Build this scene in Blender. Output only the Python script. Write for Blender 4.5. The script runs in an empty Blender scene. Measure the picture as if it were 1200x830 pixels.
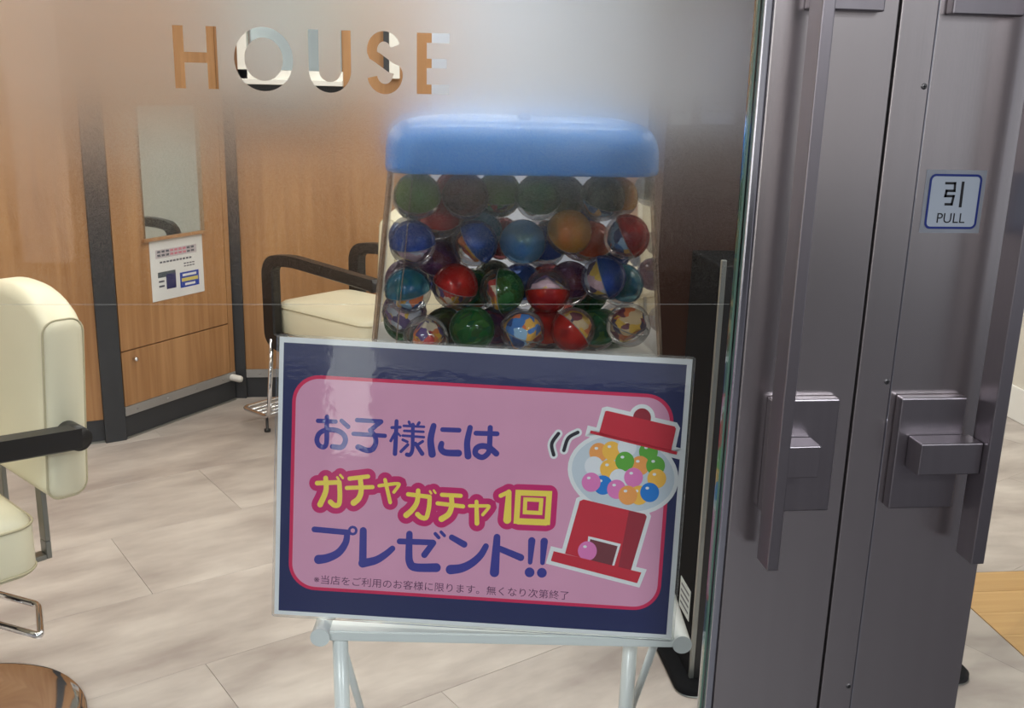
import bpy, bmesh, math, random
from mathutils import Vector, Matrix

# ------------------------------------------------------------------ camera, light, exposure
SC = bpy.context.scene
COL = SC.collection
FPX = 1190.0
CAM = Vector((0, -1.2, 1.5))
YAW, PITCH, ROLL = [math.radians(a) for a in (7.1, 15.0, 1.48)]
_f = Vector((math.sin(YAW)*math.cos(PITCH), math.cos(YAW)*math.cos(PITCH), -math.sin(PITCH)))
_r0 = Vector((math.cos(YAW), -math.sin(YAW), 0)); _u0 = _r0.cross(_f)
_r = math.cos(ROLL)*_r0 + math.sin(ROLL)*_u0
_u = -math.sin(ROLL)*_r0 + math.cos(ROLL)*_u0
cam_d = bpy.data.cameras.new('camera'); cam_d.sensor_width = 36; cam_d.lens = 36*FPX/1200
cam_d.clip_start = 0.02
cam = bpy.data.objects.new('camera', cam_d); COL.objects.link(cam)
cam.matrix_world = Matrix(((_r.x, _u.x, -_f.x, CAM.x), (_r.y, _u.y, -_f.y, CAM.y), (_r.z, _u.z, -_f.z, CAM.z), (0, 0, 0, 1)))
SC.camera = cam

def ray(x, y): return _r*((x-600)/FPX) + _u*((415-y)/FPX) + _f
def at_y(x, y, Y=0.0):
    d = ray(x, y); return CAM + d*((Y-CAM.y)/d.y)
def at_plane(x, y, P, n):
    d = ray(x, y); return CAM + d*((P-CAM).dot(n)/d.dot(n))

w = bpy.data.worlds.new('world'); SC.world = w; w.use_nodes = True
w.node_tree.nodes['Background'].inputs[0].default_value = (0.86, 0.9, 1.0, 1)
w.node_tree.nodes['Background'].inputs[1].default_value = 0.5
vs = SC.view_settings
vs.view_transform = 'Standard'; vs.look = 'None'; vs.gamma = 1.0; vs.use_curve_mapping = False
vs.exposure = 0.0
cy = SC.cycles
cy.max_bounces = 20; cy.transmission_bounces = 16; cy.transparent_max_bounces = 32
cy.glossy_bounces = 5; cy.diffuse_bounces = 4
cy.caustics_reflective = False; cy.sample_clamp_indirect = 6.0

def area(name, loc, sx, sy, power, col=(1, .96, .9), rot=(0, 0, 0)):
    l = bpy.data.lights.new(name, 'AREA'); l.shape = 'RECTANGLE'; l.size = sx; l.size_y = sy
    l.energy = power; l.color = col
    o = bpy.data.objects.new(name, l); COL.objects.link(o); o.location = loc; o.rotation_euler = rot
    return o
INT_P, EXT_P = 12.5, 78
SALON_LAMPS = [(x, y) for x in (-1.6, 0.2, 2.0) for y in (.55, 1.75, 3.0, 4.8)]
MALL_LAMPS = [(-1.5, -2.9), (1.5, -2.9), (-1.5, -5.3), (1.5, -5.3)]
for x, y in SALON_LAMPS: area('ceiling_lamp_light', (x, y, 2.655), 1.2, .3, INT_P, (1, .97, .92))
for x, y in MALL_LAMPS: area('corridor_lamp_light', (x, y, 2.855), 1.2, .6, EXT_P, (.9, .94, 1))

# ------------------------------------------------------------------ helpers
R = random.Random(7)
def lin(c): return tuple(((v/255)/12.92 if v/255 <= .04045 else ((v/255+.055)/1.055)**2.4) for v in c)
def new_mat(name):
    m = bpy.data.materials.new(name); m.use_nodes = True
    nt = m.node_tree; return m, nt, nt.nodes, nt.links, nt.nodes['Principled BSDF']
def mat(name, rgb, rough=.5, metal=0.0, coat=0.0, var=0.06, scale=(6, 6, 6), bump=0.0, bscale=None, emit=None, spec=.5, coatr=.05, aniso=0):
    """principled material; colour mottled by noise, optional fine relief"""
    m, nt, N, L, b = new_mat(name)
    c = lin(rgb)
    b.inputs['Roughness'].default_value = rough; b.inputs['Metallic'].default_value = metal
    b.inputs['Coat Weight'].default_value = coat; b.inputs['Coat Roughness'].default_value = coatr
    b.inputs['Specular IOR Level'].default_value = spec
    b.inputs['Anisotropic'].default_value = aniso
    tc = N.new('ShaderNodeTexCoord'); mp = N.new('ShaderNodeMapping'); mp.inputs['Scale'].default_value = scale
    nz = N.new('ShaderNodeTexNoise'); nz.inputs['Scale'].default_value = 1.0; nz.inputs['Detail'].default_value = 5
    L.new(tc.outputs['Object'], mp.inputs['Vector']); L.new(mp.outputs[0], nz.inputs['Vector'])
    rp = N.new('ShaderNodeValToRGB')
    rp.color_ramp.elements[0].position = .3; rp.color_ramp.elements[1].position = .7
    rp.color_ramp.elements[0].color = (*[max(0, v*(1-var)) for v in c], 1); rp.color_ramp.elements[1].color = (*[min(1, v*(1+var)) for v in c], 1)
    L.new(nz.outputs['Fac'], rp.inputs[0]); L.new(rp.outputs[0], b.inputs['Base Color'])
    if bump:
        mp2 = N.new('ShaderNodeMapping'); mp2.inputs['Scale'].default_value = bscale or scale
        n2 = N.new('ShaderNodeTexNoise'); n2.inputs['Scale'].default_value = 1.0; n2.inputs['Detail'].default_value = 3
        bp = N.new('ShaderNodeBump'); bp.inputs['Strength'].default_value = bump; bp.inputs['Distance'].default_value = .002
        L.new(tc.outputs['Object'], mp2.inputs['Vector']); L.new(mp2.outputs[0], n2.inputs['Vector'])
        L.new(n2.outputs['Fac'], bp.inputs['Height']); L.new(bp.outputs[0], b.inputs['Normal'])
        if coat: L.new(bp.outputs[0], b.inputs['Coat Normal'])
    if emit:
        b.inputs['Emission Color'].default_value = (*lin(emit[0]), 1); b.inputs['Emission Strength'].default_value = emit[1]
    return m
def wood(name, c1, c2, axis='z', rough=.42):
    m, nt, N, L, b = new_mat(name)
    tc = N.new('ShaderNodeTexCoord'); mp = N.new('ShaderNodeMapping')
    mp.inputs['Scale'].default_value = (38, 38, 1.6) if axis == 'z' else (1.6, 38, 38)
    mp2 = N.new('ShaderNodeMapping'); mp2.inputs['Scale'].default_value = (5, 5, .7) if axis == 'z' else (.7, 5, 5)
    n1 = N.new('ShaderNodeTexNoise'); n1.inputs['Scale'].default_value = 1; n1.inputs['Detail'].default_value = 6; n1.inputs['Distortion'].default_value = .6
    n2 = N.new('ShaderNodeTexNoise'); n2.inputs['Scale'].default_value = 1; n2.inputs['Detail'].default_value = 3
    mx = N.new('ShaderNodeMath'); mx.operation = 'ADD'
    sc = N.new('ShaderNodeMath'); sc.operation = 'MULTIPLY'; sc.inputs[1].default_value = .5
    oi = N.new('ShaderNodeObjectInfo')
    rp = N.new('ShaderNodeValToRGB'); rp.color_ramp.elements[0].position = .36; rp.color_ramp.elements[1].position = .66
    rp.color_ramp.elements[0].color = (*lin(c1), 1); rp.color_ramp.elements[1].color = (*lin(c2), 1)
    for a in (mp, mp2): L.new(tc.outputs['Object'], a.inputs['Vector'])
    L.new(mp.outputs[0], n1.inputs['Vector']); L.new(mp2.outputs[0], n2.inputs['Vector'])
    L.new(n1.outputs['Fac'], mx.inputs[0]); L.new(n2.outputs['Fac'], mx.inputs[1]); L.new(mx.outputs[0], sc.inputs[0])
    L.new(sc.outputs[0], rp.inputs[0])
    hs = N.new('ShaderNodeHueSaturation'); ml = N.new('ShaderNodeMath'); ml.operation = 'MULTIPLY_ADD'
    ml.inputs[1].default_value = .16; ml.inputs[2].default_value = .92
    L.new(oi.outputs['Random'], ml.inputs[0]); L.new(ml.outputs[0], hs.inputs['Value'])
    L.new(rp.outputs[0], hs.inputs['Color']); L.new(hs.outputs[0], b.inputs['Base Color'])
    b.inputs['Roughness'].default_value = rough
    return m
def thin_clear(name, tint=(1, 1, 1), ior=1.45, rough=.02, gloss=1.0, body=0.0, body_col=(1, 1, 1)):
    """thin transparent sheet: tinted see-through, fresnel gloss, optional milky body"""
    m, nt, N, L, b = new_mat(name); N.remove(b)
    out = N['Material Output']
    tr = N.new('ShaderNodeBsdfTransparent'); tr.inputs[0].default_value = (*tint, 1)
    gl = N.new('ShaderNodeBsdfGlossy'); gl.inputs['Roughness'].default_value = rough
    fr = N.new('ShaderNodeFresnel'); fr.inputs[0].default_value = ior
    mu = N.new('ShaderNodeMath'); mu.operation = 'MULTIPLY'; mu.inputs[1].default_value = gloss
    mx = N.new('ShaderNodeMixShader'); L.new(fr.outputs[0], mu.inputs[0]); L.new(mu.outputs[0], mx.inputs[0])
    src = tr.outputs[0]
    if body:
        df = N.new('ShaderNodeBsdfDiffuse'); df.inputs[0].default_value = (*body_col, 1)
        tl = N.new('ShaderNodeBsdfTranslucent'); tl.inputs[0].default_value = (*body_col, 1)
        m1 = N.new('ShaderNodeMixShader'); m1.inputs[0].default_value = .5
        L.new(df.outputs[0], m1.inputs[1]); L.new(tl.outputs[0], m1.inputs[2])
        m2 = N.new('ShaderNodeMixShader'); m2.inputs[0].default_value = body
        L.new(tr.outputs[0], m2.inputs[1]); L.new(m1.outputs[0], m2.inputs[2]); src = m2.outputs[0]
    L.new(src, mx.inputs[1]); L.new(gl.outputs[0], mx.inputs[2]); L.new(mx.outputs[0], out.inputs[0])
    return m

def link(name, me, m=None, parent=None, smooth=False):
    if m is not None:
        me.materials.clear(); me.materials.append(m)
    if smooth:
        for p in me.polygons: p.use_smooth = True
    o = bpy.data.objects.new(name, me); COL.objects.link(o)
    if parent is not None: o.parent = parent
    return o
def from_bm(name, bm, m, parent=None, smooth=False):
    bmesh.ops.recalc_face_normals(bm, faces=bm.faces[:])
    me = bpy.data.meshes.new(name); bm.to_mesh(me); bm.free()
    return link(name, me, m, parent, smooth)
def b_box(bm, x0, x1, y0, y1, z0, z1):
    v = [bm.verts.new(p) for p in ((x0,y0,z0),(x1,y0,z0),(x1,y1,z0),(x0,y1,z0),(x0,y0,z1),(x1,y0,z1),(x1,y1,z1),(x0,y1,z1))]
    for f in ((0,3,2,1),(4,5,6,7),(0,1,5,4),(1,2,6,5),(2,3,7,6),(3,0,4,7)): bm.faces.new([v[i] for i in f])
    return v
def box(name, x0, x1, y0, y1, z0, z1, m, parent=None, bev=0.0, seg=2):
    bm = bmesh.new(); b_box(bm, x0, x1, y0, y1, z0, z1)
    if bev: bmesh.ops.bevel(bm, geom=bm.edges[:], offset=bev, segments=seg, affect='EDGES', profile=.5)
    return from_bm(name, bm, m, parent, smooth=bool(bev) and seg > 2)
def rrect(hx, hy, r, n=6):
    r = max(1e-4, min(r, hx, hy)); pts = []
    for cx, cy_, a0 in ((hx-r, hy-r, 0), (-hx+r, hy-r, 90), (-hx+r, -hy+r, 180), (hx-r, -hy+r, 270)):
        for i in range(n+1):
            a = math.radians(a0 + 90*i/n); pts.append((cx+r*math.cos(a), cy_+r*math.sin(a)))
    return pts
def loft(name, rings, m, parent=None, smooth=True, cap0=True, cap1=True, closed_ring=True):
    bm = bmesh.new(); vs_ = [[bm.verts.new(p) for p in ring] for ring in rings]
    n = len(rings[0])
    for a, b in zip(vs_, vs_[1:]):
        for i in range(n if closed_ring else n-1): bm.faces.new((a[i], a[(i+1) % n], b[(i+1) % n], b[i]))
    if cap0: bm.faces.new(vs_[0][::-1])
    if cap1: bm.faces.new(vs_[-1])
    return from_bm(name, bm, m, parent, smooth)
def tube_bm(bm, pts, r, n=12, closed=False, caps=True):
    pts = [Vector(p) for p in pts]; rings = []; k = len(pts); up = None
    for i, p in enumerate(pts):
        if closed: t = (pts[(i+1) % k]-pts[i-1]).normalized()
        else: t = (pts[min(i+1, k-1)]-pts[max(i-1, 0)]).normalized()
        if up is None: up = Vector((0, 0, 1)) if abs(t.z) < .9 else Vector((1, 0, 0))
        a = t.cross(up).normalized(); b = a.cross(t).normalized(); up = b
        rr = r[i] if isinstance(r, (list, tuple)) else r
        rings.append([bm.verts.new(p + a*rr*math.cos(2*math.pi*j/n) + b*rr*math.sin(2*math.pi*j/n)) for j in range(n)])
    for i in range(k if closed else k-1):
        A, B = rings[i], rings[(i+1) % k]
        for j in range(n): bm.faces.new((A[j], A[(j+1) % n], B[(j+1) % n], B[j]))
    if caps and not closed: bm.faces.new(rings[0][::-1]); bm.faces.new(rings[-1])
def tube(name, pts, r, m, parent=None, n=12, closed=False):
    bm = bmesh.new(); tube_bm(bm, pts, r, n, closed); return from_bm(name, bm, m, parent, True)
def lathe(name, prof, m, parent=None, n=32, center=(0, 0, 0), smooth=True):
    cx, cy_, cz = center
    return loft(name, [[(cx+r*math.cos(2*math.pi*i/n), cy_+r*math.sin(2*math.pi*i/n), cz+z) for i in range(n)] for r, z in prof], m, parent, smooth)
def bent(pts, rad, n=5):
    """polyline with rounded corners"""
    pts = [Vector(p) for p in pts]; out = [pts[0]]
    for a, b, c in zip(pts, pts[1:], pts[2:]):
        d1 = (a-b); d2 = (c-b); r = min(rad, d1.length*.45, d2.length*.45)
        p, q = b+d1.normalized()*r, b+d2.normalized()*r
        for i in range(n+1):
            t = i/n; out.append(p*(1-t)**2 + b*2*t*(1-t) + q*t*t)
    out.append(pts[-1]); return out
def empty(name, loc=(0, 0, 0), rz=0.0, label=None, cat=None, group=None, kind=None):
    o = bpy.data.objects.new(name, None); COL.objects.link(o); o.location = loc; o.rotation_euler = (0, 0, rz)
    o.empty_display_size = .05
    tag(o, label, cat, group, kind); return o
def tag(o, label=None, cat=None, group=None, kind=None):
    if label: o['label'] = label
    if cat: o['category'] = cat
    if group: o['group'] = group
    if kind: o['kind'] = kind
    return o
def struct(o, label=None): o['kind'] = 'structure'; return tag(o, label)

# ------------------------------------------------------------------ materials
M = {}
M['steel'] = mat('brushed_steel', (206, 199, 198), rough=.27, metal=1, var=.03, scale=(60, 60, .8), bump=.025, bscale=(300, 300, 1.5), aniso=.4)
M['steel_h'] = mat('handle_steel', (152, 146, 150), rough=.33, metal=1, var=.04, scale=(60, 60, .8))
M['steel_edge'] = mat('bright_steel', (205, 206, 214), rough=.18, metal=1, var=.03)
M['chrome'] = mat('chrome', (225, 225, 228), rough=.06, metal=1, var=.01)
M['screw'] = mat('dull_screw', (120, 118, 118), rough=.4, metal=1)
M['rubber'] = mat('black_gap', (16, 16, 18), rough=.6)
M['glass'] = thin_clear('door_glass', (.975, .988, .98), gloss=.2)
M['glass_edge'] = mat('green_glass_edge', (96, 128, 112), rough=.12, coat=.6)
M['wood'] = wood('cherry_wood', (150, 106, 66), (184, 140, 96))
M['wood_dark'] = wood('umber_board', (52, 34, 28), (64, 44, 36), rough=.4)
M['oak'] = wood('oak_plank', (190, 146, 88), (222, 184, 126), axis='x')
M['charcoal'] = mat('charcoal_trim', (52, 54, 58), rough=.5)
M['alu'] = mat('alu_strip', (178, 178, 178), rough=.45, metal=.7)
M['white'] = mat('white_paint', (236, 234, 228), rough=.5, var=.02)
M['wall'] = mat('cream_wall', (216, 210, 198), rough=.8, var=.03)
M['bluewall'] = mat('cool_white_wall', (204, 214, 232), rough=.7, var=.03)
M['ceil'] = mat('ceiling_white', (232, 231, 228), rough=.9, var=.02)
M['mallfloor'] = mat('corridor_tile', (56, 53, 57), rough=.45, var=.1, scale=(2, 2, 2))
M['mallwall'] = mat('corridor_wall', (222, 216, 212), rough=.7, var=.15, scale=(.8, .8, .8))
M['lampwhite'] = mat('lamp_diffuser', (250, 250, 248), rough=.5, emit=((255, 250, 240), 2.0))
M['mirror'] = mat('mirror', (205, 214, 214), rough=.03, metal=1, var=.01)
M['cream'] = mat('cream_leather', (232, 225, 198), rough=.42, var=.03, bump=.15, bscale=(300, 300, 300), coat=.1, coatr=.3)
M['piping'] = mat('cream_seam', (190, 180, 150), rough=.6)
M['black'] = mat('black_plastic', (30, 28, 28), rough=.38, var=.08)
M['blackgloss'] = mat('black_gloss', (13, 13, 15), rough=.8, spec=.08)
M['silver'] = mat('silver_trim', (150, 152, 148), rough=.35, metal=.8)
M['whitemetal'] = mat('white_powder_coat', (222, 226, 224), rough=.3, var=.02, coat=.3, coatr=.15)
M['bluelid'] = mat('blue_plastic', (0, 134, 226), rough=.25, var=.04, coat=.5, coatr=.08)
M['machinebody'] = mat('machine_body_blue', (28, 110, 190), rough=.3)
M['plate'] = mat('machine_plate', (214, 214, 210), rough=.4)
M['globe'] = thin_clear('globe_acrylic', (.965, .965, .965), ior=1.42, rough=.03, gloss=.8)
M['globe_edge'] = thin_clear('globe_edge_acrylic', (.80, .70, .62), ior=1.4, rough=.15, gloss=.8, body=.25, body_col=(.75, .62, .52))
M['capclear'] = thin_clear('capsule_clear', (.96, .96, .97), ior=1.45, rough=.06, gloss=.6, body=.05)

# vinyl floor tile
def vinyl():
    m, nt, N, L, b = new_mat('vinyl_tile')
    tc = N.new('ShaderNodeTexCoord'); oi = N.new('ShaderNodeObjectInfo')
    ad = N.new('ShaderNodeVectorMath'); ad.operation = 'ADD'
    mp = N.new('ShaderNodeMapping'); mp.inputs['Scale'].default_value = (2.2, 5.5, 1)
    n1 = N.new('ShaderNodeTexNoise'); n1.inputs['Scale'].default_value = 1; n1.inputs['Detail'].default_value = 6; n1.inputs['Roughness'].default_value = .6
    L.new(tc.outputs['Object'], ad.inputs[0]); L.new(oi.outputs['Location'], ad.inputs[1])
    L.new(ad.outputs[0], mp.inputs['Vector']); L.new(mp.outputs[0], n1.inputs['Vector'])
    rp = N.new('ShaderNodeValToRGB'); e = rp.color_ramp.elements
    e[0].position = .33; e[0].color = (*lin((160, 149, 143)), 1); e[1].position = .68; e[1].color = (*lin((202, 193, 185)), 1)
    L.new(n1.outputs['Fac'], rp.inputs[0])
    hs = N.new('ShaderNodeHueSaturation'); ml = N.new('ShaderNodeMath'); ml.operation = 'MULTIPLY_ADD'
    ml.inputs[1].default_value = .07; ml.inputs[2].default_value = .965
    L.new(oi.outputs['Random'], ml.inputs[0]); L.new(ml.outputs[0], hs.inputs['Value'])
    L.new(rp.outputs[0], hs.inputs['Color']); L.new(hs.outputs[0], b.inputs['Base Color'])
    b.inputs['Roughness'].default_value = .38
    return m
M['vinyl'] = vinyl()
M['grout'] = mat('tile_joint', (176, 166, 159), rough=.7)

# frosted film: dot density and haze fade out towards its lower edge (a printed gradient)
FILM_Z0 = 1.238
def film_mat():
    m, nt, N, L, b = new_mat('frosted_film'); N.remove(b); out = N['Material Output']
    tc = N.new('ShaderNodeTexCoord'); sp = N.new('ShaderNodeSeparateXYZ'); L.new(tc.outputs['Object'], sp.inputs[0])
    mr = N.new('ShaderNodeMapRange'); mr.inputs['From Min'].default_value = FILM_Z0; mr.inputs['From Max'].default_value = 1.50
    L.new(sp.outputs['Z'], mr.inputs['Value'])
    den = N.new('ShaderNodeValToRGB'); e = den.color_ramp.elements
    e[0].position = 0; e[0].color = (0, 0, 0, 1); e[1].position = 1; e[1].color = (1, 1, 1, 1)
    for p, v in ((.24, .07), (.46, .24), (.62, .48), (.72, .66), (.81, .84), (.92, .97)):
        k = e.new(p); k.color = (v, v, v, 1)
    L.new(mr.outputs[0], den.inputs[0])
    # printed dot screen: fine dots, more of them towards the top
    sn = N.new('ShaderNodeVectorMath'); sn.operation = 'SCALE'; sn.inputs['Scale'].default_value = 9000
    fl_ = N.new('ShaderNodeVectorMath'); fl_.operation = 'FLOOR'; cb = N.new('ShaderNodeCombineXYZ')
    L.new(sp.outputs['X'], cb.inputs[0]); L.new(sp.outputs['Z'], cb.inputs[1]); L.new(cb.outputs[0], sn.inputs[0]); L.new(sn.outputs[0], fl_.inputs[0])
    wn = N.new('ShaderNodeTexWhiteNoise'); wn.noise_dimensions = '2D'; L.new(fl_.outputs[0], wn.inputs['Vector'])
    gt = N.new('ShaderNodeMath'); gt.operation = 'GREATER_THAN'; L.new(den.outputs[0], gt.inputs[0]); L.new(wn.outputs['Value'], gt.inputs[1])
    rg = N.new('ShaderNodeMapRange'); rg.inputs['From Min'].default_value = 1.34; rg.inputs['From Max'].default_value = 1.50
    rg.inputs['To Min'].default_value = .42; rg.inputs['To Max'].default_value = .76
    L.new(sp.outputs['Z'], rg.inputs['Value'])
    rf = N.new('ShaderNodeBsdfRefraction'); rf.inputs['IOR'].default_value = 1.10; rf.inputs[0].default_value = (.99, .99, .99, 1)
    L.new(rg.outputs[0], rf.inputs['Roughness'])
    df = N.new('ShaderNodeBsdfDiffuse'); df.inputs[0].default_value = (.86, .87, .90, 1)
    tl = N.new('ShaderNodeBsdfTranslucent'); tl.inputs[0].default_value = (.86, .86, .86, 1)
    m1 = N.new('ShaderNodeMixShader'); m1.inputs[0].default_value = .6
    L.new(df.outputs[0], m1.inputs[1]); L.new(tl.outputs[0], m1.inputs[2])
    m2 = N.new('ShaderNodeMixShader'); m2.inputs[0].default_value = .08
    L.new(rf.outputs[0], m2.inputs[1]); L.new(m1.outputs[0], m2.inputs[2])
    tr = N.new('ShaderNodeBsdfTransparent')
    m3 = N.new('ShaderNodeMixShader'); L.new(gt.outputs[0], m3.inputs[0]); L.new(tr.outputs[0], m3.inputs[1]); L.new(m2.outputs[0], m3.inputs[2])
    L.new(m3.outputs[0], out.inputs[0]); return m
M['film'] = film_mat()
M['film_edge'] = thin_clear('film_edge', (.95, .95, .95), body=.16)

# ------------------------------------------------------------------ room shell
XL, XR, YB, ZC = -3.0, 2.965, 6.4, 2.7
fl = struct(box('floor', XL, XR, .05, YB, -.05, -.004, M['grout']))
TW, TL, TA = .45, .90, math.radians(29)
tile_me = None
ca, sa = math.cos(TA), math.sin(TA)
OAK_X, OAK_Y = 1.735, 1.60
def tile_mesh():
    bm = bmesh.new(); g = .0005
    v = b_box(bm, -TL/2+g, TL/2-g, -TW/2+g, TW/2-g, -.004, 0)
    bmesh.ops.recalc_face_normals(bm, faces=bm.faces[:])
    bmesh.ops.bevel(bm, geom=[e for e in bm.edges if e.verts[0].co.z > -.001 and e.verts[1].co.z > -.001], offset=.0006, segments=1, affect='EDGES')
    me = bpy.data.meshes.new('floor_tile'); bm.to_mesh(me); bm.free(); me.materials.append(M['vinyl']); return me
tile_me = tile_mesh()
# anchor a joint line through the point read from the photograph
A0 = Vector((-.75, 1.10, 0))
for j in range(-12, 16):
    for i in range(-6, 9):
        u = (i + (.5 if j % 2 else 0.0))*TL + .30; v = (j+.5)*TW
        cx, cy_ = A0.x + u*ca - v*sa, A0.y + u*sa + v*ca
        corners = [(cx+a*TL/2*ca-b*TW/2*sa, cy_+a*TL/2*sa+b*TW/2*ca) for a in (-1, 1) for b in (-1, 1)]
        if all(XL+.02 < p[0] < XR-.02 and .06 < p[1] < YB-.02 for p in corners):
            if any(p[0] > OAK_X-.02 and p[1] < OAK_Y+.02 for p in corners): continue
            if cx < -2.3 and cy_ < 1.5: pass
            o = bpy.data.objects.new('floor_tile', tile_me); COL.objects.link(o); o.parent = fl
            o.location = (cx, cy_, 0); o.rotation_euler = (0, 0, TA)
# cut tiles round the oak inset and along the door line
def poly_tile(pts, name='floor_tile'):
    bm = bmesh.new(); top = [bm.verts.new((x, y, 0)) for x, y in pts]; bot = [bm.verts.new((x, y, -.004)) for x, y in pts]
    bm.faces.new(top); bm.faces.new(bot[::-1]); n = len(pts)
    for i in range(n): bm.faces.new((top[i], bot[i], bot[(i+1) % n], top[(i+1) % n]))
    o = from_bm(name, bm, M['vinyl'], fl); return o
def clip(poly, nx, ny, d):
    out = []
    for i, p in enumerate(poly):
        q = poly[(i+1) % len(poly)]; a = nx*p[0]+ny*p[1]-d; b = nx*q[0]+ny*q[1]-d
        if a <= 0: out.append(p)
        if (a < 0 < b) or (b < 0 < a):
            t = a/(a-b); out.append((p[0]+(q[0]-p[0])*t, p[1]+(q[1]-p[1])*t))
    return out
for j in range(-14, 16):
    for i in range(-7, 9):
        u = (i + (.5 if j % 2 else 0.0))*TL + .30; v = (j+.5)*TW; g = .0005
        cx, cy_ = A0.x + u*ca - v*sa, A0.y + u*sa + v*ca
        quad = [(cx+a*(TL/2-g)*ca-b*(TW/2-g)*sa, cy_+a*(TL/2-g)*sa+b*(TW/2-g)*ca) for a, b in ((-1,-1),(1,-1),(1,1),(-1,1))]
        inroom = all(XL+.02 < p[0] < XR-.02 and .06 < p[1] < YB-.02 for p in quad)
        nearoak = any(p[0] > OAK_X-.02 and p[1] < OAK_Y+.02 for p in quad)
        if inroom and not nearoak: continue
        q = quad
        for nx, ny, d in ((1, 0, XR), (-1, 0, -XL), (0, 1, YB), (0, -1, -.05)):
            q = clip(q, nx, ny, d)
            if len(q) < 3: break
        if len(q) < 3: continue
        pieces = [q]
        if nearoak:
            pieces = [clip(q, 1, 0, OAK_X), clip(clip(q, -1, 0, -OAK_X), 0, -1, -OAK_Y)]
        for pc in pieces:
            ar = abs(sum(pc[k][0]*pc[(k+1) % len(pc)][1]-pc[(k+1) % len(pc)][0]*pc[k][1] for k in range(len(pc))))/2 if len(pc) > 2 else 0
            if ar > .002: poly_tile(pc)
# oak inset
PW = .125
me = None
bm = bmesh.new(); b_box(bm, 0, 1.22, 0, PW-.0015, -.004, .0005)
bmesh.ops.recalc_face_normals(bm, faces=bm.faces[:]); me = bpy.data.meshes.new('floor_plank'); bm.to_mesh(me); bm.free(); me.materials.append(M['oak'])
for k in range(12):
    o = bpy.data.objects.new('floor_plank', me); COL.objects.link(o); o.parent = fl; o.location = (OAK_X+.003, OAK_Y-.002-(k+1)*PW, 0)
struct(box('wall_back', XL, XR, YB, YB+.1, 0, ZC, M['bluewall']))
struct(box('wall_left', XL-.1, XL, .05, YB, 0, ZC, M['wall']))
struct(box('wall_right', XR, XR+.1, .05, YB, 0, ZC, M['wall']))
struct(box('baseboard_right', XR-.012, XR, .06, YB, .0005, .16, M['white'], bev=.003))
struct(box('ceiling', XL-.1, XR+.1, 0.05, YB+.1, ZC, ZC+.1, M['ceil']))
# shop front round the doors
struct(box('wall_front', -4, XR+.1, -.05, .05, 2.3, ZC+.3, M['wall']))
struct(box('trim_1', -4, 3.2, -.06, .06, 2.2, 2.3, M['steel']))
# corridor outside
struct(box('floor_corridor', -5, 5, -7.5, .05, -.05, 0, M['mallfloor']))
struct(box('wall_corridor', -5, 5, -7.6, -7.5, 0, 3, M['mallwall']))
struct(box('added_dark_band', -5, 5, -7.52, -7.5, 0, .75, mat('added_band_dark', (70, 66, 70), rough=.5)))  # unseen dark band, added so the sign and steel reflect something darker
struct(box('ceiling_corridor', -5, 5, -7.5, -.05, 2.9, 3.0, mat('corridor_ceiling', (120, 118, 118), rough=.9)))
for k, (x, y) in enumerate(SALON_LAMPS + MALL_LAMPS):
    mall = k >= len(SALON_LAMPS); z = 2.9 if mall else ZC; hy = .33 if mall else .18
    side = ('left', 'middle', 'right')[k // 4] if not mall else ('left', 'right')[k % 2]
    row = ('just inside the doors', 'above the near chair row', 'above the far chair row', 'by the rear wall')[k % 4] if not mall else ('outside the doors', 'across the corridor')[(k-12)//2]
    e = empty('ceiling_light', (x, y, z), label=('wide corridor ceiling light %s, on the %s' if mall else 'slim salon ceiling light %s, on the %s') % (row, side), cat='ceiling light', group='corridor ceiling lights' if mall else 'salon ceiling lights')
    bm = bmesh.new()
    for a in ((-.63, .63, -hy, -hy+.02), (-.63, .63, hy-.02, hy), (-.63, -.61, -hy+.02, hy-.02), (.61, .63, -hy+.02, hy-.02)): b_box(bm, *a, -.03, 0)
    from_bm('frame', bm, M['whitemetal'], e); box('diffuser', -.61, .61, -hy+.02, hy-.02, -.012, -.006, M['lampwhite'], e)

lb = empty('lit_column', (-2.66, -7.1, 0), label='narrow lit white column across the corridor, mirrored in the sign', cat='light column')
box('plinth', -.17, .17, -.12, .12, 0, .05, M['charcoal'], lb); box('light_box', -.16, .16, -.11, .11, .0505, 2.4, mat('light_box_face', (250, 250, 246), emit=((255, 252, 246), 3.2)), lb)
# ------------------------------------------------------------------ doors
SX0, SEAM, STR, SX1 = .432, .590, .637, .796
ZT = 2.2
d1 = empty('door_1', kind='structure'); d2 = empty('door_2', kind='structure')
d1['label'] = 'glass door leaf with frosted film and steel stile, left of the seam'
d2['label'] = 'steel-stiled door leaf carrying the blue-bordered pull sticker'
box('glass_pane', -1.05, .4245, -.004, .004, .03, ZT, M['glass'], d1)
box('glass_edge', .4246, .4275, -.0042, .0042, .03, ZT, M['glass_edge'], d1)
box('glazing_channel', .4285, .4385, -.016, .02, .02, ZT, M['steel_edge'], d1, bev=.002)
box('stile', .4387, SEAM-.0015, -.02, .02, .01, ZT, M['steel'], d1, bev=.0015)
box('seam_gap', SEAM-.0015, SEAM+.0015, -.012, .018, .01, ZT, M['rubber'], d2)
box('cover_strip', SEAM+.0015, STR-.0006, -.021, .02, .01, ZT, M['steel'], d2, bev=.0012)
box('strip_edge', STR-.0006, STR+.0008, -.0215, .01, .01, ZT, M['steel_edge'], d2)
box('stile', STR+.0008, SX1, -.0195, .02, .01, ZT, M['steel'], d2, bev=.0015)
box('glass_pane', SX1+.001, 1.78, -.004, .004, .03, ZT, M['glass'], d2)
box('far_stile', 1.7801, 1.93, -.02, .02, .01, ZT, M['steel'], d2, bev=.0015)
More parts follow.
